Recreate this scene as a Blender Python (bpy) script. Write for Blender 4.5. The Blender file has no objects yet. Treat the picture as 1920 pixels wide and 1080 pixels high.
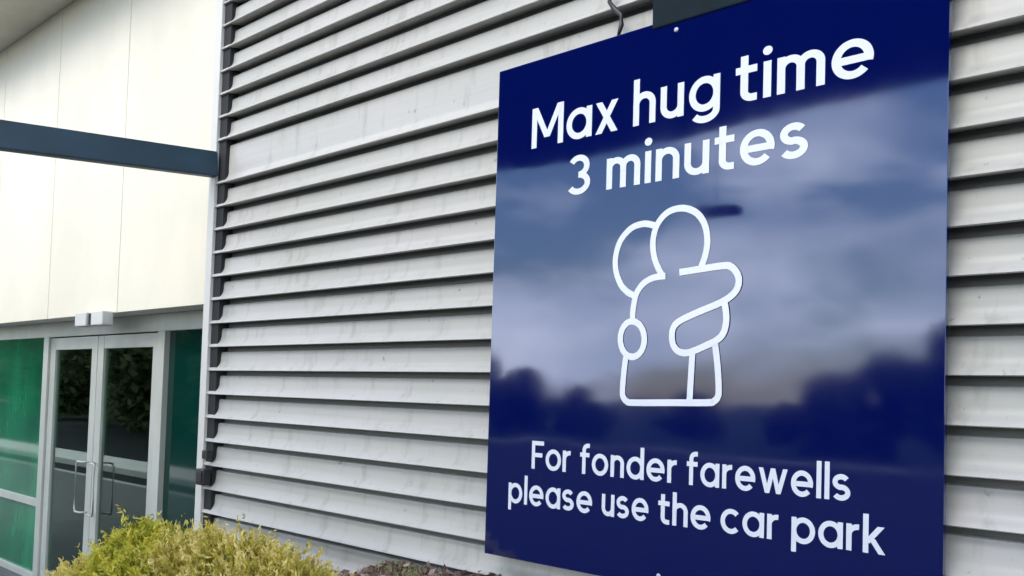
import bpy, bmesh, math, random
import numpy as np
from mathutils import Vector, Matrix

random.seed(7)
RNG = np.random.default_rng(11)
SC = bpy.context.scene
COL = SC.collection
R = math.radians

# ------------------------------------------------------------------ camera
D = 2.69862
EYE = 1.65
yaw, pit, rol = 0.754572, 0.0392461, 0.0304814
fw = Vector((-math.sin(yaw) * math.cos(pit), math.cos(yaw) * math.cos(pit), math.sin(pit)))
rt = Vector((math.cos(yaw), math.sin(yaw), 0))
up = rt.cross(fw)
rt2 = rt * math.cos(rol) + up * math.sin(rol)
up2 = up * math.cos(rol) - rt * math.sin(rol)
cam_d = bpy.data.cameras.new("camera")
cam_d.sensor_width = 36.0
cam_d.lens = 36.0 * 1700.0 / 1920.0
cam_d.shift_y = (675.024 - 540.0) / 1920.0
cam_d.clip_start = 0.05
cam_d.clip_end = 3000
cam = bpy.data.objects.new("camera", cam_d)
M4 = Matrix(((rt2.x, up2.x, -fw.x, 0), (rt2.y, up2.y, -fw.y, -D), (rt2.z, up2.z, -fw.z, EYE), (0, 0, 0, 1)))
cam.matrix_world = M4
COL.objects.link(cam)
SC.camera = cam

# ------------------------------------------------------------------ world: daylight sky with broken cloud
SUN_EL, SUN_AZ = R(47), R(180)      # azimuth of the sun measured from +Y clockwise (towards +X)
world = bpy.data.worlds.new("World")
SC.world = world
world.use_nodes = True
nt = world.node_tree
nt.nodes.clear()
N = nt.nodes.new
L = nt.links.new
sky = N('ShaderNodeTexSky'); sky.sky_type = 'NISHITA'; sky.sun_disc = False
sky.sun_elevation = SUN_EL; sky.sun_rotation = SUN_AZ; sky.air_density = 1.4; sky.dust_density = 0.4; sky.ozone_density = 4.0
tc = N('ShaderNodeTexCoord')
mp = N('ShaderNodeMapping'); mp.inputs['Scale'].default_value = (2.6, 2.6, 8.0); mp.inputs['Location'].default_value = (3.1, 1.7, -0.3)
L(tc.outputs['Generated'], mp.inputs['Vector'])
cn = N('ShaderNodeTexNoise'); cn.inputs['Scale'].default_value = 1.0; cn.inputs['Detail'].default_value = 7; cn.inputs['Roughness'].default_value = 0.56
cn.inputs['Distortion'].default_value = 0.35
L(mp.outputs['Vector'], cn.inputs['Vector'])
cr = N('ShaderNodeValToRGB'); cr.color_ramp.elements[0].position = 0.45; cr.color_ramp.elements[1].position = 0.60
L(cn.outputs['Fac'], cr.inputs['Fac'])
cn2 = N('ShaderNodeTexNoise'); cn2.inputs['Scale'].default_value = 2.3; cn2.inputs['Detail'].default_value = 5
L(mp.outputs['Vector'], cn2.inputs['Vector'])
cc = N('ShaderNodeValToRGB')
cc.color_ramp.elements[0].position = 0.3; cc.color_ramp.elements[0].color = (0.52, 0.56, 0.64, 1)
cc.color_ramp.elements[1].position = 0.7; cc.color_ramp.elements[1].color = (1.0, 0.98, 1.0, 1)
L(cn2.outputs['Fac'], cc.inputs['Fac'])
cm = N('ShaderNodeMix'); cm.data_type = 'RGBA'; cm.blend_type = 'MULTIPLY'; cm.inputs[0].default_value = 1.0
L(cc.outputs['Color'], cm.inputs[6]); cm.inputs[7].default_value = (22, 22, 22.8, 1)
mx = N('ShaderNodeMix'); mx.data_type = 'RGBA'
L(cr.outputs['Color'], mx.inputs[0]); L(sky.outputs['Color'], mx.inputs[6]); L(cm.outputs[2], mx.inputs[7])
bg = N('ShaderNodeBackground'); bg.inputs['Strength'].default_value = 0.14
L(mx.outputs[2], bg.inputs['Color'])
wo = N('ShaderNodeOutputWorld'); L(bg.outputs[0], wo.inputs['Surface'])

# ------------------------------------------------------------------ sun (soft, through thin cloud)
sd = bpy.data.lights.new("sun", 'SUN'); sd.energy = 1.5; sd.angle = R(26); sd.color = (1.0, 0.955, 0.88)
so = bpy.data.objects.new("sun", sd)
sun_dir = Vector((math.sin(SUN_AZ) * math.cos(SUN_EL), math.cos(SUN_AZ) * math.cos(SUN_EL), math.sin(SUN_EL)))
so.rotation_euler = (-sun_dir).to_track_quat('-Z', 'Y').to_euler()
so.location = (0, -10, 20)
COL.objects.link(so)

vs = SC.view_settings
vs.view_transform = 'Standard'; vs.look = 'None'; vs.gamma = 1.0; vs.use_curve_mapping = False
vs.exposure = 0.78
SC.cycles.max_bounces = 8
SC.cycles.transparent_max_bounces = 12
SC.cycles.use_denoising = True

# ------------------------------------------------------------------ material helpers
def mat(name, col, rough=0.6, metal=0.0, spec=0.5, ior=None, var=0.0, vscale=(6, 6, 6), bump=0.0, bscale=60, col2=None, detail=5,
        lo=0.35, hi=0.65, rvar=0.0, coat=0.0):
    m = bpy.data.materials.new(name); m.use_nodes = True
    t = m.node_tree; b = t.nodes['Principled BSDF']
    b.inputs['Base Color'].default_value = (*col, 1); b.inputs['Roughness'].default_value = rough
    b.inputs['Metallic'].default_value = metal; b.inputs['Specular IOR Level'].default_value = spec
    if ior: b.inputs['IOR'].default_value = ior
    if coat: b.inputs['Coat Weight'].default_value = coat; b.inputs['Coat Roughness'].default_value = 0.03
    if var or col2 or bump or rvar:
        c = t.nodes.new('ShaderNodeTexCoord')
    if var or col2 or rvar:
        mpn = t.nodes.new('ShaderNodeMapping'); mpn.inputs['Scale'].default_value = vscale
        t.links.new(c.outputs['Object'], mpn.inputs['Vector'])
        n = t.nodes.new('ShaderNodeTexNoise'); n.inputs['Scale'].default_value = 1; n.inputs['Detail'].default_value = detail
        n.inputs['Roughness'].default_value = 0.6
        t.links.new(mpn.outputs['Vector'], n.inputs['Vector'])
    if var or col2:
        r = t.nodes.new('ShaderNodeValToRGB')
        c2 = col2 if col2 else tuple(min(1, x * (1 + var)) for x in col)
        c1 = col if col2 else tuple(x * (1 - var) for x in col)
        r.color_ramp.elements[0].position = lo; r.color_ramp.elements[0].color = (*c1, 1)
        r.color_ramp.elements[1].position = hi; r.color_ramp.elements[1].color = (*c2, 1)
        t.links.new(n.outputs['Fac'], r.inputs['Fac']); t.links.new(r.outputs['Color'], b.inputs['Base Color'])
    if rvar:
        mr = t.nodes.new('ShaderNodeMapRange'); mr.inputs[1].default_value = 0.3; mr.inputs[2].default_value = 0.7
        mr.inputs[3].default_value = max(0.02, rough - rvar); mr.inputs[4].default_value = rough + rvar
        t.links.new(n.outputs['Fac'], mr.inputs[0]); t.links.new(mr.outputs[0], b.inputs['Roughness'])
    if bump:
        n2 = t.nodes.new('ShaderNodeTexNoise'); n2.inputs['Scale'].default_value = bscale; n2.inputs['Detail'].default_value = 4
        t.links.new(c.outputs['Object'], n2.inputs['Vector'])
        bp = t.nodes.new('ShaderNodeBump'); bp.inputs['Strength'].default_value = bump; bp.inputs['Distance'].default_value = 0.01
        t.links.new(n2.outputs['Fac'], bp.inputs['Height']); t.links.new(bp.outputs['Normal'], b.inputs['Normal'])
    return m

def glass_mat(name, tint, ior=1.5, rough=0.0):
    m = bpy.data.materials.new(name); m.use_nodes = True
    t = m.node_tree; t.nodes.clear()
    tr = t.nodes.new('ShaderNodeBsdfTransparent'); tr.inputs['Color'].default_value = (*tint, 1)
    gl = t.nodes.new('ShaderNodeBsdfGlossy'); gl.inputs['Color'].default_value = (0.92, 1.0, 0.96, 1); gl.inputs['Roughness'].default_value = rough
    fr = t.nodes.new('ShaderNodeFresnel')
    ge = t.nodes.new('ShaderNodeNewGeometry')
    mm = t.nodes.new('ShaderNodeMath'); mm.operation = 'MULTIPLY_ADD'; mm.inputs[1].default_value = -2.0; mm.inputs[2].default_value = 1.0
    pw = t.nodes.new('ShaderNodeMath'); pw.operation = 'POWER'; pw.inputs[0].default_value = ior
    t.links.new(ge.outputs['Backfacing'], mm.inputs[0]); t.links.new(mm.outputs[0], pw.inputs[1]); t.links.new(pw.outputs[0], fr.inputs['IOR'])
    mxs = t.nodes.new('ShaderNodeMixShader')
    t.links.new(fr.outputs[0], mxs.inputs[0]); t.links.new(tr.outputs[0], mxs.inputs[1]); t.links.new(gl.outputs[0], mxs.inputs[2])
    o = t.nodes.new('ShaderNodeOutputMaterial'); t.links.new(mxs.outputs[0], o.inputs['Surface'])
    return m

def emit_mat(name, col, s):
    m = bpy.data.materials.new(name); m.use_nodes = True
    t = m.node_tree; t.nodes.clear()
    e = t.nodes.new('ShaderNodeEmission'); e.inputs['Color'].default_value = (*col, 1); e.inputs['Strength'].default_value = s
    o = t.nodes.new('ShaderNodeOutputMaterial'); t.links.new(e.outputs[0], o.inputs['Surface'])
    return m

def cladding_mat():
    # pale grey painted metal with long faint streaks, run-off dirt and a few darker spots
    m = mat('cladding_paint', (0.52, 0.535, 0.55), 0.42, spec=0.5)
    t = m.node_tree; b = t.nodes['Principled BSDF']
    c = t.nodes.new('ShaderNodeTexCoord')
    def noise(scale, det, lo, hi, c0, c1):
        mpn = t.nodes.new('ShaderNodeMapping'); mpn.inputs['Scale'].default_value = scale
        t.links.new(c.outputs['Object'], mpn.inputs['Vector'])
        n = t.nodes.new('ShaderNodeTexNoise'); n.inputs['Scale'].default_value = 1; n.inputs['Detail'].default_value = det; n.inputs['Roughness'].default_value = 0.62
        t.links.new(mpn.outputs['Vector'], n.inputs['Vector'])
        r = t.nodes.new('ShaderNodeValToRGB')
        r.color_ramp.elements[0].position = lo; r.color_ramp.elements[0].color = (*c0, 1)
        r.color_ramp.elements[1].position = hi; r.color_ramp.elements[1].color = (*c1, 1)
        t.links.new(n.outputs['Fac'], r.inputs['Fac'])
        return r
    def mul(a, bb):
        x = t.nodes.new('ShaderNodeMix'); x.data_type = 'RGBA'; x.blend_type = 'MULTIPLY'; x.inputs[0].default_value = 1
        t.links.new(a.outputs[2] if a.bl_idname == 'ShaderNodeMix' else a.outputs[0], x.inputs[6]); t.links.new(bb.outputs[0], x.inputs[7])
        return x
    a = noise((0.9, 3, 1.6), 3, 0.3, 0.7, (0.425, 0.425, 0.385), (0.475, 0.458, 0.437))
    s = noise((0.7, 40, 60), 4, 0.3, 0.7, (0.93, 0.93, 0.93), (1, 1, 1))
    d = noise((14, 14, 3), 6, 0.30, 0.46, (0.80, 0.80, 0.77), (1, 1, 1))
    sp = noise((30, 30, 22), 2, 0.24, 0.31, (0.62, 0.62, 0.58), (1, 1, 1))
    k = mul(mul(mul(a, s), d), sp)
    t.links.new(k.outputs[2], b.inputs['Base Color'])
    n2 = t.nodes.new('ShaderNodeTexNoise'); n2.inputs['Scale'].default_value = 5
    t.links.new(c.outputs['Object'], n2.inputs['Vector'])
    bp = t.nodes.new('ShaderNodeBump'); bp.inputs['Strength'].default_value = 0.4; bp.inputs['Distance'].default_value = 0.012
    t.links.new(n2.outputs['Fac'], bp.inputs['Height']); t.links.new(bp.outputs['Normal'], b.inputs['Normal'])
    return m

M = {}
M['clad'] = cladding_mat()
M['gap_shade'] = mat('gap_shade_black', (0.018, 0.02, 0.022), 0.8)
M['groove'] = mat('groove_shade_grey', (0.17, 0.175, 0.17), 0.7)  # darker than the boards: groove shade put into the backing colour
M['trim'] = mat('trim_paint', (0.62, 0.61, 0.57), 0.45, var=0.05, vscale=(4, 4, 1.5))
M['fascia'] = mat('cream_panel', (0.71, 0.665, 0.535), 0.5, var=0.055, vscale=(1.2, 1.2, 0.6), bump=0.05, bscale=8)
M['joint'] = mat('joint_sealant', (0.36, 0.36, 0.32), 0.8)
M['soffit'] = mat('soffit_board', (0.62, 0.60, 0.51), 0.7, var=0.08, vscale=(2, 2, 2))
M['beam'] = mat('navy_steel', (0.013, 0.045, 0.074), 0.5, var=0.18, vscale=(3, 3, 8))
M['alu'] = mat('door_aluminium', (0.46, 0.48, 0.43), 0.38, metal=0.15, var=0.07, vscale=(5, 5, 2))
M['steel'] = mat('brushed_steel', (0.62, 0.64, 0.64), 0.28, metal=0.9)
M['whitebox'] = mat('white_plastic', (0.56, 0.57, 0.54), 0.5, var=0.03)
M['black'] = mat('black_plastic', (0.012, 0.012, 0.014), 0.45, var=0.2)
M['glass_green'] = mat('green_backed_glass', (0.003, 0.06, 0.032), 0.05, ior=1.5, col2=(0.013, 0.21, 0.095), vscale=(1.6, 1.6, 0.9), lo=0.3, hi=0.7)
M['glass_dark'] = mat('deep_green_backed_glass', (0.001, 0.028, 0.022), 0.05, ior=1.4, var=0.15, vscale=(1, 1, 0.6))
M['glass_door'] = glass_mat('grey_green_glass', (0.42, 0.60, 0.50), 1.7, 0.015)
M['inwall'] = mat('lobby_plaster', (0.55, 0.57, 0.54), 0.8, var=0.04)
M['infloor'] = mat('lobby_tile', (0.20, 0.22, 0.20), 0.35, var=0.1)
M['asphalt'] = mat('asphalt', (0.026, 0.028, 0.031), 0.9, spec=0.08, var=0.25, vscale=(3, 3, 3), bump=0.4, bscale=180)
M['paving'] = mat('concrete_paving', (0.11, 0.112, 0.11), 0.8, var=0.12, vscale=(2, 2, 2), bump=0.3, bscale=90)
M['kerb'] = mat('kerb_concrete', (0.40, 0.395, 0.37), 0.8, var=0.12, vscale=(4, 4, 4), bump=0.3, bscale=60)
M['paint'] = mat('pale_painted_concrete', (0.62, 0.61, 0.56), 0.7, var=0.08, vscale=(3, 3, 3))
M['soil'] = mat('bark_mulch_soil', (0.045, 0.028, 0.02), 0.95, col2=(0.12, 0.075, 0.055), vscale=(30, 30, 30), bump=0.8, bscale=70)
M['canopy'] = mat('canopy_soffit_dark', (0.02, 0.021, 0.024), 0.6, var=0.1)
M['grass'] = mat('verge_grass', (0.022, 0.042, 0.018), 0.95, spec=0.08, var=0.3, vscale=(2, 2, 2), bump=0.5, bscale=50)

def sign_mat():
    m = mat('navy_gloss_sign', (0.0004, 0.0035, 0.068), 0.4, spec=0.5)
    b = m.node_tree.nodes['Principled BSDF']
    b.inputs['Roughness'].default_value = 0.05
    b.inputs['IOR'].default_value = 1.9
    b.inputs['Specular Tint'].default_value = (0.74, 0.85, 1.0, 1)
    t = m.node_tree
    c = t.nodes.new('ShaderNodeTexCoord')
    nr = t.nodes.new('ShaderNodeTexNoise'); nr.inputs['Scale'].default_value = 3.5; nr.inputs['Detail'].default_value = 6
    t.links.new(c.outputs['Object'], nr.inputs['Vector'])
    mr = t.nodes.new('ShaderNodeMapRange'); mr.inputs[1].default_value = 0.3; mr.inputs[2].default_value = 0.7; mr.inputs[3].default_value = 0.034; mr.inputs[4].default_value = 0.08
    t.links.new(nr.outputs['Fac'], mr.inputs[0]); t.links.new(mr.outputs[0], b.inputs['Roughness'])
    n = t.nodes.new('ShaderNodeTexNoise'); n.inputs['Scale'].default_value = 1.6; n.inputs['Detail'].default_value = 2
    t.links.new(c.outputs['Object'], n.inputs['Vector'])
    bp = t.nodes.new('ShaderNodeBump'); bp.inputs['Strength'].default_value = 0.14; bp.inputs['Distance'].default_value = 0.02
    t.links.new(n.outputs['Fac'], bp.inputs['Height']); t.links.new(bp.outputs['Normal'], b.inputs['Normal'])
    return m
M['sign'] = sign_mat()
M['vinyl'] = mat('white_vinyl', (0.70, 0.73, 0.80), 0.2, var=0.03, vscale=(9, 9, 9))
M['alu_edge'] = mat('sign_edge', (0.03, 0.035, 0.07), 0.4)

def leaf_mat(name, c0, c1, c2, rough=0.55):
    m = bpy.data.materials.new(name); m.use_nodes = True
    t = m.node_tree; b = t.nodes['Principled BSDF']
    b.inputs['Roughness'].default_value = rough
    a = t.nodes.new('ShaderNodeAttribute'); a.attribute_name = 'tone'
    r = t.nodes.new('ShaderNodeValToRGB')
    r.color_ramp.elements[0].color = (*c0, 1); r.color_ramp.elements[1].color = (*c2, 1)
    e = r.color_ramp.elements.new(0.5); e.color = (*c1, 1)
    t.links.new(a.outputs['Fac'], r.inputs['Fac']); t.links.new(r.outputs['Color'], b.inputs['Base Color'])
    tl = t.nodes.new('ShaderNodeBsdfTranslucent'); t.links.new(r.outputs['Color'], tl.inputs['Color'])
    ms = t.nodes.new('ShaderNodeMixShader'); ms.inputs[0].default_value = 0.3
    o = t.nodes['Material Output']
    t.links.new(b.outputs[0], ms.inputs[1]); t.links.new(tl.outputs[0], ms.inputs[2]); t.links.new(ms.outputs[0], o.inputs['Surface'])
    return m
M['gold'] = leaf_mat('golden_foliage', (0.20, 0.18, 0.02), (0.60, 0.52, 0.08), (0.84, 0.72, 0.28))
M['goldgreen'] = leaf_mat('yellow_green_foliage', (0.15, 0.18, 0.012), (0.50, 0.50, 0.04), (0.76, 0.68, 0.10))
M['treeleaf'] = leaf_mat('tree_foliage', (0.02, 0.04, 0.012), (0.04, 0.07, 0.02), (0.07, 0.10, 0.03))
M['beltleaf'] = leaf_mat('belt_foliage', (0.015, 0.03, 0.01), (0.06, 0.09, 0.03), (0.16, 0.19, 0.07))
M['grassblade'] = leaf_mat('pale_grass', (0.20, 0.22, 0.06), (0.36, 0.37, 0.14), (0.5, 0.48, 0.26))
M['bark'] = mat('tree_bark', (0.06, 0.045, 0.032), 0.9, var=0.3, vscale=(10, 10, 2))
M['chip'] = leaf_mat('bark_chips', (0.08, 0.048, 0.04), (0.26, 0.17, 0.145), (0.58, 0.45, 0.41), 0.85)

# ------------------------------------------------------------------ object helpers
def tag(o, label=None, cat=None, group=None, kind=None):
    if label: o['label'] = label
    if cat: o['category'] = cat
    if group: o['group'] = group
    if kind: o['kind'] = kind
    return o

def link(name, me, parent=None, loc=(0, 0, 0)):
    o = bpy.data.objects.new(name, me); COL.objects.link(o)
    o.location = loc
    if parent: o.parent = parent
    return o

def empty(name, loc=(0, 0, 0)):
    o = bpy.data.objects.new(name, None); COL.objects.link(o); o.location = loc; o.empty_display_size = 0.2
    return o

def mesh(name, verts, faces, m, smooth=False):
    me = bpy.data.meshes.new(name); me.from_pydata([tuple(v) for v in verts], [], faces); me.update()
    if m: me.materials.append(m)
    if smooth: me.polygons.foreach_set('use_smooth', [True] * len(me.polygons))
    return me

def boxes_mesh(name, bl, m, bevel=0.0):
    bm = bmesh.new()
    for (x0, x1, y0, y1, z0, z1) in bl:
        g = bmesh.ops.create_cube(bm, size=1.0)
        for v in g['verts']:
            v.co = Vector(((x0 + x1) / 2 + v.co.x * (x1 - x0), (y0 + y1) / 2 + v.co.y * (y1 - y0), (z0 + z1) / 2 + v.co.z * (z1 - z0)))
    if bevel:
        bmesh.ops.bevel(bm, geom=bm.edges[:], offset=bevel, segments=2, affect='EDGES', profile=0.6)
    me = bpy.data.meshes.new(name); bm.to_mesh(me); bm.free()
    me.materials.append(m)
    return me

def box(name, b, m, parent=None, bevel=0.0):
    return link(name, boxes_mesh(name, [b], m, bevel), parent)

def tube_mesh(name, pts, rad, m, seg=10):
    pts = [Vector(p) for p in pts]
    vs_, fs = [], []
    for i, p in enumerate(pts):
        d = (pts[min(i + 1, len(pts) - 1)] - pts[max(i - 1, 0)]).normalized()
        a = d.cross(Vector((0, 0, 1)))
        if a.length < 1e-3: a = d.cross(Vector((1, 0, 0)))
        a.normalize(); b = d.cross(a)
        r_ = rad[i] if isinstance(rad, (list, tuple)) else rad
        for k in range(seg):
            t = 2 * math.pi * k / seg
            vs_.append(p + (a * math.cos(t) + b * math.sin(t)) * r_)
    for i in range(len(pts) - 1):
        for k in range(seg):
            fs.append((i * seg + k, i * seg + (k + 1) % seg, (i + 1) * seg + (k + 1) % seg, (i + 1) * seg + k))
    fs.append(tuple(range(seg))[::-1]); fs.append(tuple((len(pts) - 1) * seg + k for k in range(seg)))
    return mesh(name, vs_, fs, m, True)

def prism_x(name, prof, x0, x1, m):
    """closed profile (y,z) counter-clockwise seen from +x, extruded along x"""
    n = len(prof)
    v = [(x0, y, z) for y, z in prof] + [(x1, y, z) for y, z in prof]
    f = [(i, (i + 1) % n, n + (i + 1) % n, n + i) for i in range(n)]
    return v, f + [tuple(range(n))[::-1], tuple(range(n, 2 * n))]

# ------------------------------------------------------------------ ground and roads
G = -0.22
def sheet(name, x0, x1, y0, y1, z, m, kind='structure'):
    o = link(name, mesh(name, [(x0, y0, z), (x1, y0, z), (x1, y1, z), (x0, y1, z)], [(0, 1, 2, 3)], m))
    return tag(o, kind=kind)
sheet('ground', -900, 900, -900, 900, G - 0.012, M['grass'])
sheet('road', -120, 60, -24.0, -3.72, G - 0.004, M['asphalt'])
sheet('footpath', -60, 30, -3.72, 1.0, G, M['paving'])
tag(box('kerb', (-60, 30, -3.86, -3.70, G - 0.1, G + 0.004), M['kerb'], bevel=0.015), kind='structure')
tag(box('traffic_island', (-60, -12.6, -5.55, -4.45, G - 0.1, G + 0.13), M['paint'], bevel=0.03), kind='structure')
tag(box('far_kerb', (-120, 60, -24.3, -24.0, G - 0.1, G + 0.12), M['kerb'], bevel=0.02), kind='structure')

# ------------------------------------------------------------------ the terminal building
bld = empty('terminal_building', (-5, 0.3, 0))
tag(bld, 'airport terminal with pale grey ribbed metal cladding, cream panels and green glass doors', 'building')
BO = Vector(bld.location)
def bpart(name, me, parent=None):
    o = link(name, me, parent or bld)
    if parent is None: o.location = -BO
    return o
def bbox(name, b, m, bevel=0.0, parent=None):
    return bpart(name, boxes_mesh(name, [b], m, bevel), parent)

P = 0.14
XL, XR = -5.025, 4.2
GAP = 0.08
def board(zc_low, zc_high):
    """one cladding board between two groove centres"""
    z0, z1 = zc_low + 0.012, zc_high - 0.014
    h = z1 - z0
    front = [(0.080, z0 + 0.012), (0.030, z0 + 0.003), (0.003, z0), (0.0, z0 + 0.003), (0.004, z0 + 0.010), (0.015, z0 + 0.020), (0.026, z0 + 0.032),
             (0.0335, z0 + 0.045), (0.038, z0 + 0.060), (0.040, z1 - 0.012), (0.043, z1 - 0.003), (0.050, z1), (0.080, z1)]
    jy = random.uniform(-0.0015, 0.0015); front = [(a_ + jy, b_) for a_, b_ in front]
    v, f = prism_x('b', front, XL + GAP, XR, None)
    f = [tuple(reversed(q)) for q in f]
    # the lip runs on to the corner trim
    lip = [(0.030, z0 + 0.003), (0.003, z0), (0.0, z0 + 0.003), (0.003, z0 + 0.010), (0.011, z0 + 0.020), (0.030, z0 + 0.022)]
    v2, f2 = prism_x('l', lip, XL - 0.002, XL + GAP, None)
    n = len(v)
    f2 = [tuple(n + i for i in reversed(q)) for q in f2]
    me = mesh('cladding_board', v + v2, f + f2, M['clad'])
    bm = bmesh.new(); bm.from_mesh(me); bmesh.ops.recalc_face_normals(bm, faces=bm.faces[:]); bm.to_mesh(me); bm.free()
    me.polygons.foreach_set('use_smooth', [True] * len(me.polygons)); me.set_sharp_from_angle(angle=R(40))
    return me
z9 = 1.73119
grooves = [z9 + (9 - k) * P for k in range(16, 0, -1)]          # low .. line 1
band_top = 3.11389
for a, b in zip(grooves[:-1], grooves[1:]):
    bpart('cladding_board', board(a, b))
o = bpart('cladding_band', board(grooves[-1], band_top - 0.0))
o['label'] = 'wide flat band board across the ribbed cladding'
zz = band_top
while zz < 4.95:
    bpart('cladding_board', board(zz, zz + P)); zz += P
CT = zz
bbox('backing_sheet', (XL - 0.002, XR, 0.082, 0.09, 0.4, CT + 0.05), M['groove'])
bbox('end_gap_shade', (XL - 0.0025, XL + GAP - 0.001, 0.014, 0.0805, 0.5, CT + 0.03), M['gap_shade'])  # added black strip, painted as the shade in the gap beside the trim
bbox('wall_core', (XL - 0.06, XR, 0.092, 0.50, G - 0.1, CT + 0.05), M['inwall'])
bbox('corner_trim', (XL - 0.075, XL - 0.003, -0.006, 0.297, G, CT + 0.02), M['trim'], 0.004)
bbox('plinth', (XL + GAP + 0.002, XR, 0.004, 0.078, 0.3, grooves[0] + 0.012), M['trim'], 0.003)
bbox('roof_edge', (XL - 0.1, XR + 0.1, -0.12, 6.0, CT + 0.06, CT + 0.30), M['trim'], 0.01)

# cream fascia above the doors, one object for each panel
FZ0, FZ1 = 2.20, 4.975
seams = [-5.11, -5.60, -7.03, -8.45, -9.87, -11.29, -12.71]
for a, b in zip(seams[1:], seams[:-1]):
    bbox('fascia_panel', (a + 0.004, b - 0.004, 0.30, 0.335, FZ0, FZ1), M['fascia'], 0.003)
bbox('fascia_joint', (-12.71, -5.11, 0.318, 0.345, FZ0 + 0.01, FZ1 - 0.01), M['joint'])
bbox('fascia_return', (-12.71, -5.11, 0.337, 0.62, FZ0 + 0.004, FZ0 + 0.05), M['trim'])
bbox('entrance_soffit', (-12.9, -5.14, -0.17, 0.60, FZ1 + 0.006, FZ1 + 0.06), M['soffit'])
bbox('entrance_roof', (-13.0, -5.16, -0.18, 6.0, FZ1 + 0.064, FZ1 + 0.35), M['trim'], 0.01)

# navy beam running out from the corner
def beam_between(name, a, b, w, h, m):
    a, b = Vector(a), Vector(b)
    d = (b - a); ln = d.length; d.normalize()
    s = d.cross(Vector((0, 0, 1))).normalized(); u = s.cross(d)
    vs_ = []
    for t in (0, ln):
        for sx, sz in ((-1, -1), (1, -1), (1, 1), (-1, 1)):
            vs_.append(a + d * t + s * sx * w / 2 + u * sz * h / 2)
    me = mesh(name, vs_, [(0, 1, 2, 3), (7, 6, 5, 4), (0, 4, 5, 1), (1, 5, 6, 2), (2, 6, 7, 3), (3, 7, 4, 0)], m)
    bm = bmesh.new(); bm.from_mesh(me); bmesh.ops.recalc_face_normals(bm, faces=bm.faces[:])
    bmesh.ops.bevel(bm, geom=bm.edges[:], offset=0.006, segments=2, affect='EDGES')
    bm.to_mesh(me); bm.free()
    return me
o = bpart('projecting_beam', beam_between('projecting_beam', (-5.035, 0.0, 2.984), (-5.215, -2.25, 2.845), 0.07, 0.150, M['beam']))
o['label'] = 'dark navy steel beam running out from the corner'

# door front (plane y = 0.56)
DY = 0.56
ZH = 2.06
Z0 = G
bbox('head_frame', (-12.7, -5.1, DY - 0.03, DY + 0.07, ZH + 0.005, FZ0 + 0.003), M['alu'], 0.004)
def mull(name, x0, x1, z0=Z0, z1=ZH + 0.003, d=0.05):
    return bbox(name, (x0, x1, DY - d, DY + 0.06, z0, z1), M['alu'], 0.004)
mull('door_jamb', -9.10, -8.985)
mull('door_jamb', -6.765, -6.655)
mull('window_mullion', -11.6, -11.5)
mull('window_mullion', -5.22, -5.12)

def leaf(x0, x1, hinge):
    """glazed leaf: frame of two stiles and two rails, pane, pull handle"""
    d = empty('door', (-BO.x + (x0 + x1) / 2, -BO.y + DY, -BO.z)); d.parent = bld
    ox, oy = (x0 + x1) / 2, DY
    st = 0.115
    def b(name, q, m, bev=0.004):
        q = (q[0] - ox, q[1] - ox, q[2] - oy, q[3] - oy, q[4], q[5])
        return link(name, boxes_mesh(name, [q], m, bev), d)
    b('stile', (x0, x0 + st, DY - 0.028, DY + 0.022, G + 0.02, ZH - 0.006), M['alu'])
    b('stile', (x1 - st, x1, DY - 0.028, DY + 0.022, G + 0.02, ZH - 0.006), M['alu'])
    b('rail', (x0 + st + 0.001, x1 - st - 0.001, DY - 0.026, DY + 0.020, ZH - 0.115, ZH - 0.006), M['alu'])
    b('rail', (x0 + st + 0.001, x1 - st - 0.001, DY - 0.026, DY + 0.020, G + 0.02, G + 0.13), M['alu'])
    b('pane', (x0 + st - 0.004, x1 - st + 0.004, DY - 0.006, DY + 0.002, G + 0.127, ZH - 0.112), M['glass_door'], 0)
    hx = (x1 - st / 2) if hinge < 0 else (x0 + st / 2)
    s = -1 if hinge < 0 else 1
    hx += s * 0.10 if hinge < 0 else 0.0
    pts = []
    za, zb, out = 0.54, 0.97, -0.085
    ax = (x1 - st / 2) if hinge < 0 else (x0 + st / 2)
    bx_ = ax + s * 0.13
    pts = [(ax, -0.03, zb), (ax + s * 0.02, out, zb), (bx_ - s * 0.02, out, zb), (bx_, out, zb - 0.03), (bx_, out, za + 0.03), (bx_ - s * 0.02, out, za), (ax + s * 0.02, out, za), (ax, -0.03, za)]
    pts = [(x - ox, y, z) for x, y, z in pts]
    link('handle', tube_mesh('handle', pts, 0.0085, M['alu'], 10), d)
    return d
leaf(-8.98, -7.925, -1)
leaf(-7.915, -6.77, 1)

# side glazing
def glazing(x0, x1, m, rails):
    w = empty('window', (-BO.x + (x0 + x1) / 2, -BO.y + DY, -BO.z)); w.parent = bld
    ox = (x0 + x1) / 2
    zs = [G + 0.06] + rails + [ZH]
    for r_ in rails:
        link('rail', boxes_mesh('rail', [(x0 - ox, x1 - ox, -0.03, 0.03, r_ - 0.035, r_ + 0.035)], M['alu'], 0.004), w)
    link('sill', boxes_mesh('sill', [(x0 - ox, x1 - ox, -0.035, 0.035, G, G + 0.06)], M['alu'], 0.004), w)
    for a, b in zip(zs[:-1], zs[1:]):
        lo = a + (0.03 if a in rails else -0.003); hi = b - (0.03 if b in rails else -0.003)
        link('pane', boxes_mesh('pane', [(x0 - ox - 0.004, x1 - ox + 0.004, -0.005, 0.004, lo, hi)], m), w)
    return w
glazing(-11.5, -9.10, M['glass_green'], [0.50])
glazing(-12.7, -11.6, M['glass_green'], [0.50])
o = glazing(-6.655, -5.22, M['glass_dark'], []); o['label'] = 'deep green fixed window beside the doors'
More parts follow.
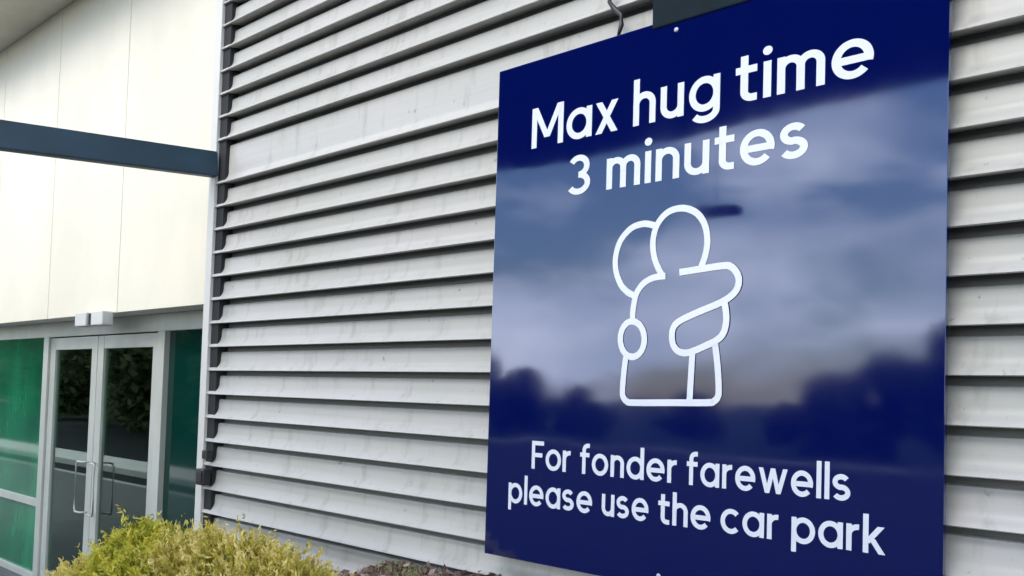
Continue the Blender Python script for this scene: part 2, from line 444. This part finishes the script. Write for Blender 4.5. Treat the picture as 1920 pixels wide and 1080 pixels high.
# little twin box over the doors
ob = empty('door_operator_box', (-BO.x - 7.34, -BO.y + 0.29, -BO.z + 2.165)); ob.parent = bld
link('cover', boxes_mesh('cover', [(-0.27, -0.05, -0.08, 0.008, -0.065, 0.045)], M['whitebox'], 0.01), ob)
link('cover', boxes_mesh('cover', [(0.045, 0.26, -0.08, 0.008, -0.065, 0.045)], M['whitebox'], 0.01), ob)
link('sensor', boxes_mesh('sensor', [(-0.05, 0.045, -0.06, 0.006, -0.05, 0.035)], M['black'], 0.006), ob)

# lobby behind the glass
bbox('lobby_floor', (-12.7, -5.12, 0.66, 6.0, G - 0.06, G + 0.006), M['infloor'])
bbox('lobby_back_wall', (-12.7, -5.12, 5.6, 5.8, G, 3.0), M['inwall'])
bbox('end_wall', (-12.80, -12.712, 0.30, 6.0, G, FZ1), M['fascia'])
bbox('lobby_side_wall', (-5.115, -5.09, 0.51, 5.8, G, 3.0), M['inwall'])
bbox('lobby_ceiling', (-12.7, -5.12, 0.62, 5.8, 2.6, 2.7), M['inwall'])

# ------------------------------------------------------------------ small things on the cladding
lt = empty('wall_latch_box', (-4.975, -0.01, 1.06))
tag(lt, 'small black latch box on the corner trim low on the cladding', 'latch box')
link('case', boxes_mesh('case', [(-0.050, 0.045, -0.040, 0.008, 0.01, 0.105)], M['black'], 0.008), lt)
link('cover_plate', boxes_mesh('cover_plate', [(-0.030, 0.030, -0.046, -0.039, 0.025, 0.09)], M['black'], 0.004), lt)
link('hinge_block', boxes_mesh('hinge_block', [(-0.004, 0.055, -0.030, 0.008, 0.165, 0.215)], M['black'], 0.005), lt)

vt = empty('equipment_box', (-1.5, -0.01, 2.97))
tag(vt, 'plain dark grey box on the cladding, half hidden above the blue sign', 'box')
vb = mat('box_paint', (0.010, 0.019, 0.026), 0.8, spec=0.1, var=0.15)
link('case', boxes_mesh('case', [(-0.345, 0.345, -0.050, 0.012, 0.0, 0.56)], vb, 0.006), vt)
link('lid', boxes_mesh('lid', [(-0.36, 0.36, -0.064, 0.012, 0.561, 0.585)], vb, 0.004), vt)
link('cover_plate', boxes_mesh('cover_plate', [(-0.29, 0.29, -0.056, -0.049, 0.16, 0.50)], vb, 0.003), vt)

cb = link('loose_cable', tube_mesh('loose_cable', [(-2.12, -0.012, 3.42), (-2.085, -0.02, 3.33), (-2.10, -0.012, 3.25), (-2.06, -0.018, 3.19), (-2.075, -0.014, 3.15), (-2.045, -0.016, 3.11), (-2.02, -0.012, 3.085), (-2.012, -0.018, 3.045), (-2.016, -0.03, 3.0)], [0.006, 0.008, 0.007, 0.010, 0.008, 0.011, 0.008, 0.010, 0.006], M['black'], 8))
tag(cb, 'short crooked black cable hanging over the cladding above the sign', 'cable')

# ------------------------------------------------------------------ the sign
SX0, SX1, SZ0, SZ1, SY = -2.606, -0.842, 1.008, 2.990, -0.055
SCX, SCZ = (SX0 + SX1) / 2, (SZ0 + SZ1) / 2
sg = empty('hug_time_sign', (SCX, SY, SZ0))
tag(sg, 'large glossy navy blue sign reading Max hug time 3 minutes on the cladding', 'sign')
def sp(x, z): return (x - SCX, z - SZ0)      # wall position -> sign position
pm = boxes_mesh('panel', [(SX0 - SCX, SX1 - SCX, 0.0, 0.022, 0.0, SZ1 - SZ0)], M['sign'], 0.0015)
link('panel', pm, sg)
link('mounting_rail', boxes_mesh('mounting_rail', [(-0.80, 0.80, 0.0225, 0.053, 0.35, 0.40)], M['steel']), sg)
link('mounting_rail', boxes_mesh('mounting_rail', [(-0.80, 0.80, 0.0225, 0.053, 1.58, 1.63)], M['steel']), sg)
bm = bmesh.new(); bmesh.ops.create_uvsphere(bm, u_segments=12, v_segments=8, radius=0.0085)
for v in bm.verts: v.co.y *= 0.5
sm = bpy.data.meshes.new('screw'); bm.to_mesh(sm); bm.free(); sm.materials.append(mat('screw_head', (0.5, 0.5, 0.62), 0.3, metal=0.2))
for x, z in ((-1.745, 2.945), (-1.765, 1.048)):
    a, b = sp(x, z); link('screw', sm, sg, (a, -0.001, b))

# ---- lettering: every letter is a flat vinyl shape made of monoline strokes
class Glyph:
    def __init__(self, w): self.w = w; self.st = []; self.adv = 0
    def path(self, pts): self.st.append(('p', pts)); return self
    def diag(self, a, b): self.st.append(('d', (a, b))); return self
    def dot(self, c, r): self.st.append(('o', (c, r))); return self
def arc(cx, cy, rx, ry, a0, a1, n=28):
    return [(cx + rx * math.cos(R(a0 + (a1 - a0) * i / n)), cy + ry * math.sin(R(a0 + (a1 - a0) * i / n))) for i in range(n + 1)]
def glyph(ch, w):
    h = w / 2; xh = 0.74; asc = 1.06; desc = -0.26
    ry = xh / 2 - h + 0.008; rx = 0.275; cy = xh / 2
    g = Glyph(w)
    full = rx * 2 + h
    if ch == 'o': g.path(arc(rx + h, cy, rx, ry, 90, 450, 48)); g.adv = 2 * rx + w
    elif ch == 'a': g.path(arc(rx + h, cy, rx, ry, 90, 450, 48)); g.path([(full, 0), (full, xh)]); g.adv = full + h
    elif ch == 'd': g.path(arc(rx + h, cy, rx, ry, 90, 450, 48)); g.path([(full, 0), (full, asc)]); g.adv = full + h
    elif ch == 'p': g.path(arc(rx + h, cy, rx, ry, 90, 450, 48)); g.path([(h, desc), (h, xh)]); g.adv = full + h
    elif ch == 'g':
        g.path(arc(rx + h, cy, rx, ry, 90, 450, 48))
        g.path([(full, xh), (full, 0.05)] + arc(full - 0.26, 0.0, 0.26, 0.18, 0, -150, 24)); g.adv = full + h
    elif ch in 'hn':
        r_ = 0.205
        g.path([(h, 0), (h, asc if ch == 'h' else xh)])
        g.path([(h, 0.40)] + arc(h + r_, xh - h - r_ * 0.98, r_, r_ * 0.98, 180, 0, 26) + [(h + 2 * r_, 0)]); g.adv = 2 * r_ + w
    elif ch == 'm':
        r_ = 0.178
        g.path([(h, 0), (h, xh)])
        for k in (0, 1):
            x = h + 2 * r_ * k
            g.path([(x, 0.40)] + arc(x + r_, xh - h - r_, r_, r_, 180, 0, 24) + [(x + 2 * r_, 0)])
        g.adv = 4 * r_ + w
    elif ch == 'u':
        r_ = 0.205
        g.path([(h, xh), (h, h + r_)] + arc(h + r_, h + r_, r_, r_, 180, 360, 26) + [(h + 2 * r_, 0.36)])
        g.path([(h + 2 * r_, 0), (h + 2 * r_, xh)]); g.adv = 2 * r_ + w
    elif ch == 'r':
        g.path([(h, 0), (h, xh)]); g.path([(h, 0.36)] + arc(h + 0.25, xh - h - 0.22, 0.25, 0.22, 180, 84, 16)); g.adv = h + 0.29
    elif ch == 'i': g.path([(h, 0), (h, xh)]); g.dot((h, 0.955), h * 1.22); g.adv = w
    elif ch == 'l': g.path([(h, 0), (h, asc)]); g.adv = w
    elif ch == 't':
        x = 0.17
        g.path([(x, 0.96), (x, h + 0.20)] + arc(x + 0.15, h + 0.145, 0.15, 0.145, 180, 270, 14) + [(x + 0.25, h)])
        g.path([(0, xh - h), (x + 0.25, xh - h)]); g.adv = x + 0.26
    elif ch == 'f':
        x = 0.17
        g.path([(x, 0), (x, asc - h - 0.24)] + arc(x + 0.16, asc - h - 0.165, 0.16, 0.165, 180, 90, 14) + [(x + 0.24, asc - h)])
        g.path([(0, xh - h), (x + 0.24, xh - h)]); g.adv = x + 0.25
    elif ch == 'e':
        rr = rx * 1.0
        g.path([(h * 1.1, cy - 0.01), (2 * rr + h * 0.95, cy - 0.01)])
        g.path(arc(rr + h, cy, rr, ry, -16, 318, 48)); g.adv = 2 * rr + w
    elif ch == 'c': g.path(arc(rx + h, cy, rx, ry, 44, 316, 40)); g.adv = 2 * rx + w * 0.6
    elif ch == 's':
        r_ = (xh - 2 * h) / 4 + 0.002
        g.path(arc(0.25, xh - h - r_, 0.185, r_, 30, 270, 26) [:-1] + arc(0.25, h + r_, 0.20, r_, 90, -150, 26)); g.adv = 0.25 + 0.20 + h + 0.02
    elif ch == '3':
        r1 = (1 - 2 * h) / 4
        g.path(arc(0.27, 1 - h - r1, 0.22, r1, 150, -90, 28)); g.path(arc(0.27, h + r1, 0.25, r1, 90, -150, 28)); g.adv = 0.27 + 0.25 + h
    elif ch == 'x': g.diag((w * 0.62, 0), (0.60 - w * 0.62, xh)); g.diag((0.60 - w * 0.62, 0), (w * 0.62, xh)); g.adv = 0.60
    elif ch == 'w':
        e = w * 0.55; W_ = 0.98; xs = [e, e + (W_ - 2 * e) * 0.27, W_ / 2, W_ - e - (W_ - 2 * e) * 0.27, W_ - e]
        for k in range(4): g.diag((xs[k], xh if k % 2 == 0 else 0), (xs[k + 1], 0 if k % 2 == 0 else xh))
        g.adv = W_
    elif ch == 'k': g.path([(h, 0), (h, asc)]); g.diag((h + 0.02, 0.27), (0.53 - w * .3, xh)); g.diag((0.24, 0.40), (0.56 - w * .3, 0)); g.adv = 0.60
    elif ch == 'M':
        W_ = 0.92; g.path([(h, 0), (h, 1.0)]); g.path([(W_ - h, 0), (W_ - h, 1.0)])
        g.diag((h * 1.25, 1.0), (W_ / 2, 0.22)); g.diag((W_ / 2, 0.22), (W_ - h * 1.25, 1.0)); g.adv = W_
    elif ch == 'F': g.path([(h, 0), (h, 1.0)]); g.path([(h, 1 - h), (0.56, 1 - h)]); g.path([(h, 0.50), (0.50, 0.50)]); g.adv = 0.58
    return g

def ribbon(pts, w, closed=False):
    """flat stroke along a 2-D polyline -> quads"""
    n = len(pts)
    if not closed and math.dist(pts[0], pts[-1]) < 1e-6: closed = True
    if closed: pts = pts[:-1]; n -= 1
    Lp, Rp = [], []
    for i in range(n):
        a = pts[(i - 1) % n] if (closed or i > 0) else pts[i]
        b = pts[(i + 1) % n] if (closed or i < n - 1) else pts[i]
        c = pts[i]
        def nrm(p, q):
            d = math.dist(p, q)
            return None if d < 1e-9 else ((p[1] - q[1]) / d, (q[0] - p[0]) / d)
        n1, n2 = nrm(a, c), nrm(c, b)
        n1 = n1 or n2; n2 = n2 or n1
        mx_, my_ = n1[0] + n2[0], n1[1] + n2[1]
        k = 2.0 / max(0.5, mx_ * mx_ + my_ * my_)
        mx_, my_ = mx_ * k / 1.0, my_ * k / 1.0
        Lp.append((c[0] + mx_ * w / 2, c[1] + my_ * w / 2)); Rp.append((c[0] - mx_ * w / 2, c[1] - my_ * w / 2))
    v = Lp + Rp
    f = [(i, i + 1, n + i + 1, n + i) for i in range(n - 1)]
    if closed: f.append((n - 1, 0, n, 2 * n - 1))
    return v, f

def strokes_mesh(name, strokes, w, place, m, step=0.0004, base=0.0012):
    """strokes: list of (kind, data) in glyph space; place maps (x, y) to sign (x, z); each stroke lies a hair above the last"""
    V_, F_ = [], []
    for k, (kind, dat) in enumerate(strokes):
        if kind == 'p':
            v, f = ribbon(list(dat), w)
        elif kind == 'o':
            (c, r_) = dat
            v = [c] + [(c[0] + r_ * math.cos(2 * math.pi * i / 24), c[1] + r_ * math.sin(2 * math.pi * i / 24)) for i in range(24)]
            f = [(0, 1 + i, 1 + (i + 1) % 24) for i in range(24)]
        else:
            a, b = dat
            ln = math.dist(a, b); hw = w / 2 * ln / abs(b[1] - a[1]) * 0.97
            v = [(a[0] - hw, a[1]), (a[0] + hw, a[1]), (b[0] + hw, b[1]), (b[0] - hw, b[1])]; f = [(0, 1, 2, 3)]
        o_ = len(V_)
        for p in v:
            q = place(*p); V_.append((q[0], -base - step * k, q[1]))
        F_ += [tuple(o_ + i for i in q) for q in f]
    me = mesh(name, V_, F_, m)
    bm = bmesh.new(); bm.from_mesh(me)
    for fc in bm.faces:
        fc.normal_update()
        if fc.normal.y > 0: fc.normal_flip()
    bm.to_mesh(me); bm.free()
    return me

def word(txt, x0, x1, zb, cap, w, track=0.10):
    gs = [glyph(c, w) for c in txt]
    tot = sum(g.adv for g in gs) + track * (len(gs) - 1)
    sx = (x1 - x0) / tot
    X = 0.0
    for c, g in zip(txt, gs):
        gx = x0 + X * sx
        ox, oz = sp(gx, zb)
        # stroke strength follows the horizontal fit a little
        me = strokes_mesh('letter', g.st, w, lambda x, y: (x * sx, y * cap), M['vinyl'])
        link('letter', me, sg, (ox, 0, oz))
        X += g.adv + track
W1, W2 = 0.150, 0.150
B1, B2, B3, B4 = 2.634, 2.419, 1.369, 1.2265
word('Max', -2.413, -1.987, B1, 0.160, W1, 0.09)
word('hug', -1.920, -1.566, B1, 0.160, W1, 0.12)
word('time', -1.508, -1.052, B1, 0.160, W1, 0.11)
word('3', -2.215, -2.110, B2, 0.152, W1)
word('minutes', -2.034, -1.249, B2, 0.155, W1, 0.11)
word('For', -2.363, -2.166, B3, 0.108, W2, 0.07)
word('fonder', -2.122, -1.700, B3, 0.106, W2, 0.10)
word('farewells', -1.662, -1.100, B3, 0.106, W2, 0.10)
word('please', -2.481, -2.060, B4, 0.106, W2, 0.10)
word('use', -2.016, -1.812, B4, 0.106, W2, 0.10)
word('the', -1.772, -1.567, B4, 0.106, W2, 0.10)
word('car', -1.530, -1.326, B4, 0.106, W2, 0.09)
word('park', -1.284, -0.998, B4, 0.106, W2, 0.09)

# ---- the two hugging figures
def px2sign(x, y):
    d = fw + rt2 * ((x - 960) / 1700.0) - up2 * ((y - 675.024) / 1700.0)
    t = (SY + D) / d.y
    return (t * d.x - SCX, EYE + t * d.z - SZ0)
def smooth(pts, n=8, closed=False):
    q = pts[:]
    if closed: q = [pts[-2]] + pts + [pts[1]]
    else: q = [pts[0]] + pts + [pts[-1]]
    out = []
    for i in range(1, len(q) - 2):
        p0, p1, p2, p3 = q[i - 1], q[i], q[i + 1], q[i + 2]
        for k in range(n):
            t = k / n
            out.append(tuple(0.5 * ((2 * p1[j]) + (-p0[j] + p2[j]) * t + (2 * p0[j] - 5 * p1[j] + 4 * p2[j] - p3[j]) * t * t + (-p0[j] + 3 * p1[j] - 3 * p2[j] + p3[j]) * t ** 3) for j in (0, 1)))
    out.append(q[-2])
    return out
Z7 = lambda x, y: px2sign(1080 + x / 2.4, 350 + y / 2.4)
icon = []
def istroke(pts, closed=False): icon.append(('p', smooth([Z7(*p) for p in pts], 8, closed)))
istroke([(362, 178), (335, 170), (300, 168), (250, 187), (203, 240), (180, 310), (180, 375), (200, 436), (230, 472), (262, 490)])
istroke([(388, 398), (362, 345), (348, 285), (350, 225), (370, 165), (415, 115), (478, 97), (540, 116), (580, 170), (592, 240), (584, 305), (563, 366)])
istroke([(404, 402), (350, 410), (305, 436), (274, 480), (260, 540), (255, 602)])
istroke([(255 + 54 * math.cos(R(a)), 686 + 80 * math.sin(R(a))) for a in range(0, 361, 30)], True)
istroke([(226, 766), (218, 830), (211, 915), (214, 945), (230, 966), (262, 972), (420, 972), (590, 972), (622, 966), (640, 945), (644, 910), (639, 810), (627, 700)])
istroke([(526, 748), (519, 860), (513, 968)])
istroke([(468, 386), (570, 370), (668, 356), (702, 362), (728, 392), (735, 430), (722, 468), (690, 500), (640, 528), (540, 570), (470, 604), (442, 632), (434, 670), (440, 712), (462, 740), (500, 748), (545, 734), (600, 709)])
istroke([(585, 716), (628, 696), (660, 668), (676, 625), (678, 570), (668, 508)])
me = strokes_mesh('hug_symbol', icon, 0.0232, lambda x, y: (x, y), M['vinyl'])
o = link('hug_symbol', me, sg); o['label'] = 'white outline drawing of two people hugging'

# ------------------------------------------------------------------ planting bed along the wall
def bed_z(x, y):
    return 0.903 + 0.30 * y - max(0, -0.8 - y) * 0.6 - max(0, -2.95 - x) * 0.24 + 0.018 * math.sin(x * 5.1 + y * 3) + 0.015 * math.sin(x * 11.3 - y * 7)
nx, ny = 150, 26
bx0, bx1, by0, by1 = -5.45, 4.0, -1.5, -0.006
vv = [(bx0 + (bx1 - bx0) * i / nx, by0 + (by1 - by0) * j / ny, 0) for j in range(ny + 1) for i in range(nx + 1)]
vv = [(x, y, bed_z(x, y) + random.uniform(-.006, .006)) for x, y, _ in vv]
ff = [(j * (nx + 1) + i, j * (nx + 1) + i + 1, (j + 1) * (nx + 1) + i + 1, (j + 1) * (nx + 1) + i) for j in range(ny) for i in range(nx)]
o = link('garden_bed', mesh('garden_bed', vv, ff, M['soil'], True)); tag(o, kind='structure')
o = box('bed_edging', (-5.6, 4.0, -1.62, -1.5, G - 0.05, 0.12), M['kerb'], bevel=0.012); tag(o, kind='structure')
o = box('bed_end_edging', (-5.6, -5.452, -1.498, -0.04, G - 0.05, 0.06), M['kerb'], bevel=0.012); tag(o, kind='structure')

def quads_object(name, P0, U, V, tone, m, parent=None, loc=(0, 0, 0), bend=None):
    """n free quads: centre P0, half-axes U, V (n x 3), tone per quad"""
    n = len(P0)
    co = np.stack([P0 - U * 0.25 - V, P0 + U - V * 0.1, P0 + U * 0.25 + V, P0 - U + V * 0.1], axis=1).reshape(-1, 3)
    me = bpy.data.meshes.new(name)
    me.vertices.add(4 * n); me.vertices.foreach_set('co', co.astype(np.float32).ravel())
    me.loops.add(4 * n); me.loops.foreach_set('vertex_index', np.arange(4 * n, dtype=np.int32))
    me.polygons.add(n); me.polygons.foreach_set('loop_start', np.arange(0, 4 * n, 4, dtype=np.int32)); me.polygons.foreach_set('loop_total', np.full(n, 4, np.int32))
    a = me.attributes.new('tone', 'FLOAT', 'FACE'); a.data.foreach_set('value', tone.astype(np.float32))
    me.materials.append(m); me.update(); me.validate()
    return link(name, me, parent, loc)

def unit(a): return a / np.maximum(1e-9, np.linalg.norm(a, axis=1, keepdims=True))

# bark chips and twigs on the bed
n = 9000
cx = RNG.uniform(-5.3, 0.2, n); cyy = -np.abs(RNG.normal(0, 0.42, n)) - 0.012; cyy = np.clip(cyy, -1.45, -0.012)
cz = np.array([bed_z(a, b) for a, b in zip(cx, cyy)]) + RNG.uniform(0.002, 0.030, n)
ax = unit(RNG.normal(0, 1, (n, 3)) * np.array([1, 1, 0.45])); bx2 = unit(np.cross(ax, RNG.normal(0, 1, (n, 3))))
ln = RNG.uniform(0.010, 0.030, (n, 1))
o = quads_object('bark_mulch', np.stack([cx, cyy, cz], 1), ax * ln, bx2 * ln * 0.45, RNG.beta(1.3, 1.6, n), M['chip'])
tag(o, 'loose pinkish brown bark mulch covering the bed', 'mulch', kind='stuff')

# ------------------------------------------------------------------ shrubs
def shrub(name, label, cat, base, lobes, nleaf, m, size=(0.010, 0.030), group=None):
    """lobes: (dx, dy, dz, rx, ry, rz); sprays of narrow leaves on many short twigs"""
    root = empty(name, base); tag(root, label, cat, group)
    st_v, st_f = [], []
    # stems
    bmv = []
    for (dx, dy, dz, rx, ry, rz) in lobes:
        me_ = tube_mesh('stem', [(0, 0, -0.35), (dx * 0.4, dy * 0.4, dz * 0.4), (dx, dy, dz)], [0.014, 0.010, 0.006], M['bark'], 6)
        link('stem', me_, root)
    vol = np.array([l[3] * l[4] + l[3] * l[5] + l[4] * l[5] for l in lobes]); vol /= vol.sum()
    Ps, Us, Vs, Ts = [], [], [], []
    for (dx, dy, dz, rx, ry, rz), f_ in zip(lobes, vol):
        ntw = int(nleaf * f_ / 22)
        d = unit(RNG.normal(0, 1, (ntw, 3)))
        d[:, 2] = np.where(d[:, 2] < -0.35, -d[:, 2], d[:, 2])
        rad = np.clip(RNG.normal(0.88, 0.14, (ntw, 1)), 0.35, 1.16)
        # clumped outline
        lump = 1 + 0.10 * np.sin(d[:, :1] * 9 + d[:, 1:2] * 7) + 0.08 * np.sin(d[:, 2:3] * 13 + d[:, :1] * 5)
        c = np.array([dx, dy, dz]) + d * np.array([rx, ry, rz]) * rad * lump
        tdir = unit(d * np.array([1, 1, 0.9]) + np.array([0, 0, 0.75]) + RNG.normal(0, 0.35, (ntw, 3)))
        tl_ = RNG.uniform(0.03, 0.085, (ntw, 1)); tl_[RNG.uniform(0, 1, ntw) < 0.06] *= 2.1
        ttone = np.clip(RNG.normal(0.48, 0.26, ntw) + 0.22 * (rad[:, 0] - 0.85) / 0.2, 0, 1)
        k = 22
        s = RNG.uniform(0, 1, (ntw, k, 1))
        p = c[:, None, :] + tdir[:, None, :] * tl_[:, None, :] * s + RNG.normal(0, 0.006, (ntw, k, 3))
        ld_ = unit((tdir[:, None, :] * 0.8 + RNG.normal(0, 0.55, (ntw, k, 3))).reshape(-1, 3))
        sd_ = unit(np.cross(ld_, RNG.normal(0, 1, ld_.shape)))
        ll = RNG.uniform(size[0], size[1], (ntw * k, 1)) * 0.6
        Ps.append(p.reshape(-1, 3)); Us.append(ld_ * ll); Vs.append(sd_ * ll * 0.30)
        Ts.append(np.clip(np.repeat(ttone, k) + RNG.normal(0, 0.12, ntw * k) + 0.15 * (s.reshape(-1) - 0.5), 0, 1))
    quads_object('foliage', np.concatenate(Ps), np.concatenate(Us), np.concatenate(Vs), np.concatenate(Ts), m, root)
    return root

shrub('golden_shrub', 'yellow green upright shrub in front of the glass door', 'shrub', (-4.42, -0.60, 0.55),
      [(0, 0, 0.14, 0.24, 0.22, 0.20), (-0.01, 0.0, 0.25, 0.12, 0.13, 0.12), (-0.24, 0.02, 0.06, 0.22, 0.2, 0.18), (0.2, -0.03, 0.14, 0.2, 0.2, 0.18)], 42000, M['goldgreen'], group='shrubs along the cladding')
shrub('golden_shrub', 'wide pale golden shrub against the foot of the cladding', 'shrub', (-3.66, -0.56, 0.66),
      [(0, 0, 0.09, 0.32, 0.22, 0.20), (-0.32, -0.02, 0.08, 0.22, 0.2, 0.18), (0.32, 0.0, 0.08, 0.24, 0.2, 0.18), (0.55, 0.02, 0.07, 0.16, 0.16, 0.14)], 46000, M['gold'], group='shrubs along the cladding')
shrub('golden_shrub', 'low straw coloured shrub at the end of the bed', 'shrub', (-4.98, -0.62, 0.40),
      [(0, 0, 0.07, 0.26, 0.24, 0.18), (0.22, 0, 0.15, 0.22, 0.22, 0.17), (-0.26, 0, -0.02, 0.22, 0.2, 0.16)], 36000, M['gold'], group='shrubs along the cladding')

# pale grass against the wall foot
n = 900
gx = RNG.uniform(-3.35, -2.85, n); gy = RNG.uniform(-0.22, -0.02, n)
gz = np.array([bed_z(a, b) for a, b in zip(gx, gy)])
gd = unit(np.stack([RNG.normal(0, 0.45, n), RNG.normal(-0.1, 0.4, n), np.ones(n)], 1)); gl_ = RNG.uniform(0.006, 0.022, (n, 1))
o = quads_object('pale_grass', np.stack([gx, gy, gz], 1) + gd * gl_, gd * gl_, unit(np.cross(gd, RNG.normal(0, 1, (n, 3)))) * 0.003, RNG.uniform(0, 1, n), M['grassblade'])
tag(o, 'pale dry grass at the foot of the cladding beside the mulch', 'grass', kind='stuff')

# ------------------------------------------------------------------ canopy over the drop-off lane (seen mirrored in the sign)
cp = empty('lane_canopy', (-4, -5.4, 0))
tag(cp, 'dark flat canopy over the drop-off lane, mirrored in the top of the sign', 'canopy')
def cpart(name, b, m, bev=0.0):
    return link(name, boxes_mesh(name, [(b[0] + 4, b[1] + 4, b[2] + 5.4, b[3] + 5.4, b[4], b[5])], m, bev), cp)
cpart('roof_slab', (-12.5, 14, -7.05, -3.55, 4.98, 5.25), M['canopy'], 0.01)
for x in (-12.2, 4.0, 11.0):
    cpart('column', (x - 0.09, x + 0.09, -5.0, -4.82, G, 4.978), M['canopy'], 0.01)

# ------------------------------------------------------------------ trees across the road (seen mirrored in the sign and the door glass)
def tree_points(g, H, rx):
    """leaf quads of one uneven crown that reaches nearly to the ground"""
    nl, k = 22, 420
    hz = g.uniform(0.10, 0.92, nl)
    wid = np.interp(hz, [0.1, 0.35, 0.6, 0.92], [0.62, 0.80, 0.62, 0.16])
    an = g.uniform(0, 2 * math.pi, nl)
    c = np.stack([np.cos(an) * rx * wid * g.uniform(0.2, 1, nl), np.sin(an) * rx * wid * g.uniform(0.2, 1, nl), hz * H], 1)
    d = unit(g.normal(0, 1, (nl * k, 3))); rr = g.uniform(0.25, 1.1, (nl * k, 1)) ** 0.6
    sz = np.repeat(g.uniform(0.22, 0.46, nl), k)[:, None] * rx
    p = np.repeat(c, k, 0) + d * rr * sz * np.array([1, 1, 0.8])
    p[:, 2] = np.maximum(p[:, 2], 0.05)
    u = unit(g.normal(0, 1, p.shape)); v = unit(np.cross(u, g.normal(0, 1, p.shape)))
    s_ = g.uniform(0.08, 0.19, (len(p), 1))
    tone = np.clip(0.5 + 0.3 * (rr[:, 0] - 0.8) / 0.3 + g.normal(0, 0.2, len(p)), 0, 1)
    return p, u * s_, v * s_ * 0.6, tone
GT = np.random.default_rng(41)
far_trees = [(-33.4, -30, 3.9, 2.3, 'dark tree mirrored at the very left edge of the sign'),
             (-30.9, -31, 3.1, 2.2, 'dark tree mirrored in the sign, second from its left edge'),
             (-27.9, -32, 2.2, 1.8, 'small dark tree mirrored in the sign just left of the hugging figures'),
             (-24.0, -36, 1.9, 1.9, 'low dark tree mirrored behind the legs of the hugging figures'),
             (-18.9, -37, 1.7, 2.0, 'low dark tree mirrored in the gap right of the hugging figures'),
             (-14.6, -31, 2.7, 2.2, 'lowest and leftmost of three trees mirrored at the right of the sign'),
             (-12.1, -30, 3.6, 2.3, 'middle one of three trees mirrored at the right of the sign'),
             (-9.6, -29, 4.5, 2.4, 'tallest dark tree, mirrored at the very right edge of the sign')]
for x, y, H, rx, lab in far_trees:
    root = empty('roadside_tree', (x, y, G)); tag(root, lab, 'tree', 'trees mirrored in the sign')
    quads_object('crown', *tree_points(GT, H, rx), M['treeleaf'], root)
    link('trunk', tube_mesh('trunk', [(0, 0, -0.1), (0.06, 0.02, H * 0.3), (0.0, 0.1, H * 0.75)], [0.16, 0.11, 0.04], M['bark'], 8), root)
# the belt of trees beyond the lane: one dark mass in the door glass
belt = []
for x, y, s_ in [(-24.5, -11.5, 0.8), (-29, -12.5, 0.9), (-34, -13, 1.0), (-40, -15, 1.1), (-47, -16, 1.2), (-55, -18, 1.2), (-20.0, -10.8, 0.62), (-64, -19, 1.3), (-74, -21, 1.4), (-86, -24, 1.5)]:
    p, u, v, t = tree_points(GT, 7.0 * s_, 3.4 * s_)
    belt.append((p + np.array([x, y, 0]), u * 1.3, v * 1.3, t))
o = quads_object('tree_belt', *[np.concatenate([b[q] for b in belt]) for q in range(4)], M['beltleaf'], None, (0, 0, G))
tag(o, 'dense belt of dark trees beyond the lane, mirrored in the door glass', 'trees', kind='stuff')

# ------------------------------------------------------------------ pendant lamp under the canopy edge (mirrored in the sign)
pl = empty('pendant_lamp', (-5.62, -6.9, 3.86))
tag(pl, 'small dark unlit lamp hanging from the canopy, mirrored beside the hugging figures', 'lamp')
dk = mat('lamp_paint', (0.02, 0.022, 0.025), 0.5)
link('rod', tube_mesh('rod', [(0, 0, 0.14), (0, 0, 0.6), (0, 0, 1.118)], 0.004, dk, 8), pl)
link('shade', boxes_mesh('shade', [(-0.25, 0.25, -0.10, 0.10, 0.0, 0.11)], dk, 0.045), pl)
link('ceiling_rose', boxes_mesh('ceiling_rose', [(-0.05, 0.05, -0.05, 0.05, 1.085, 1.119)], dk, 0.01), pl)
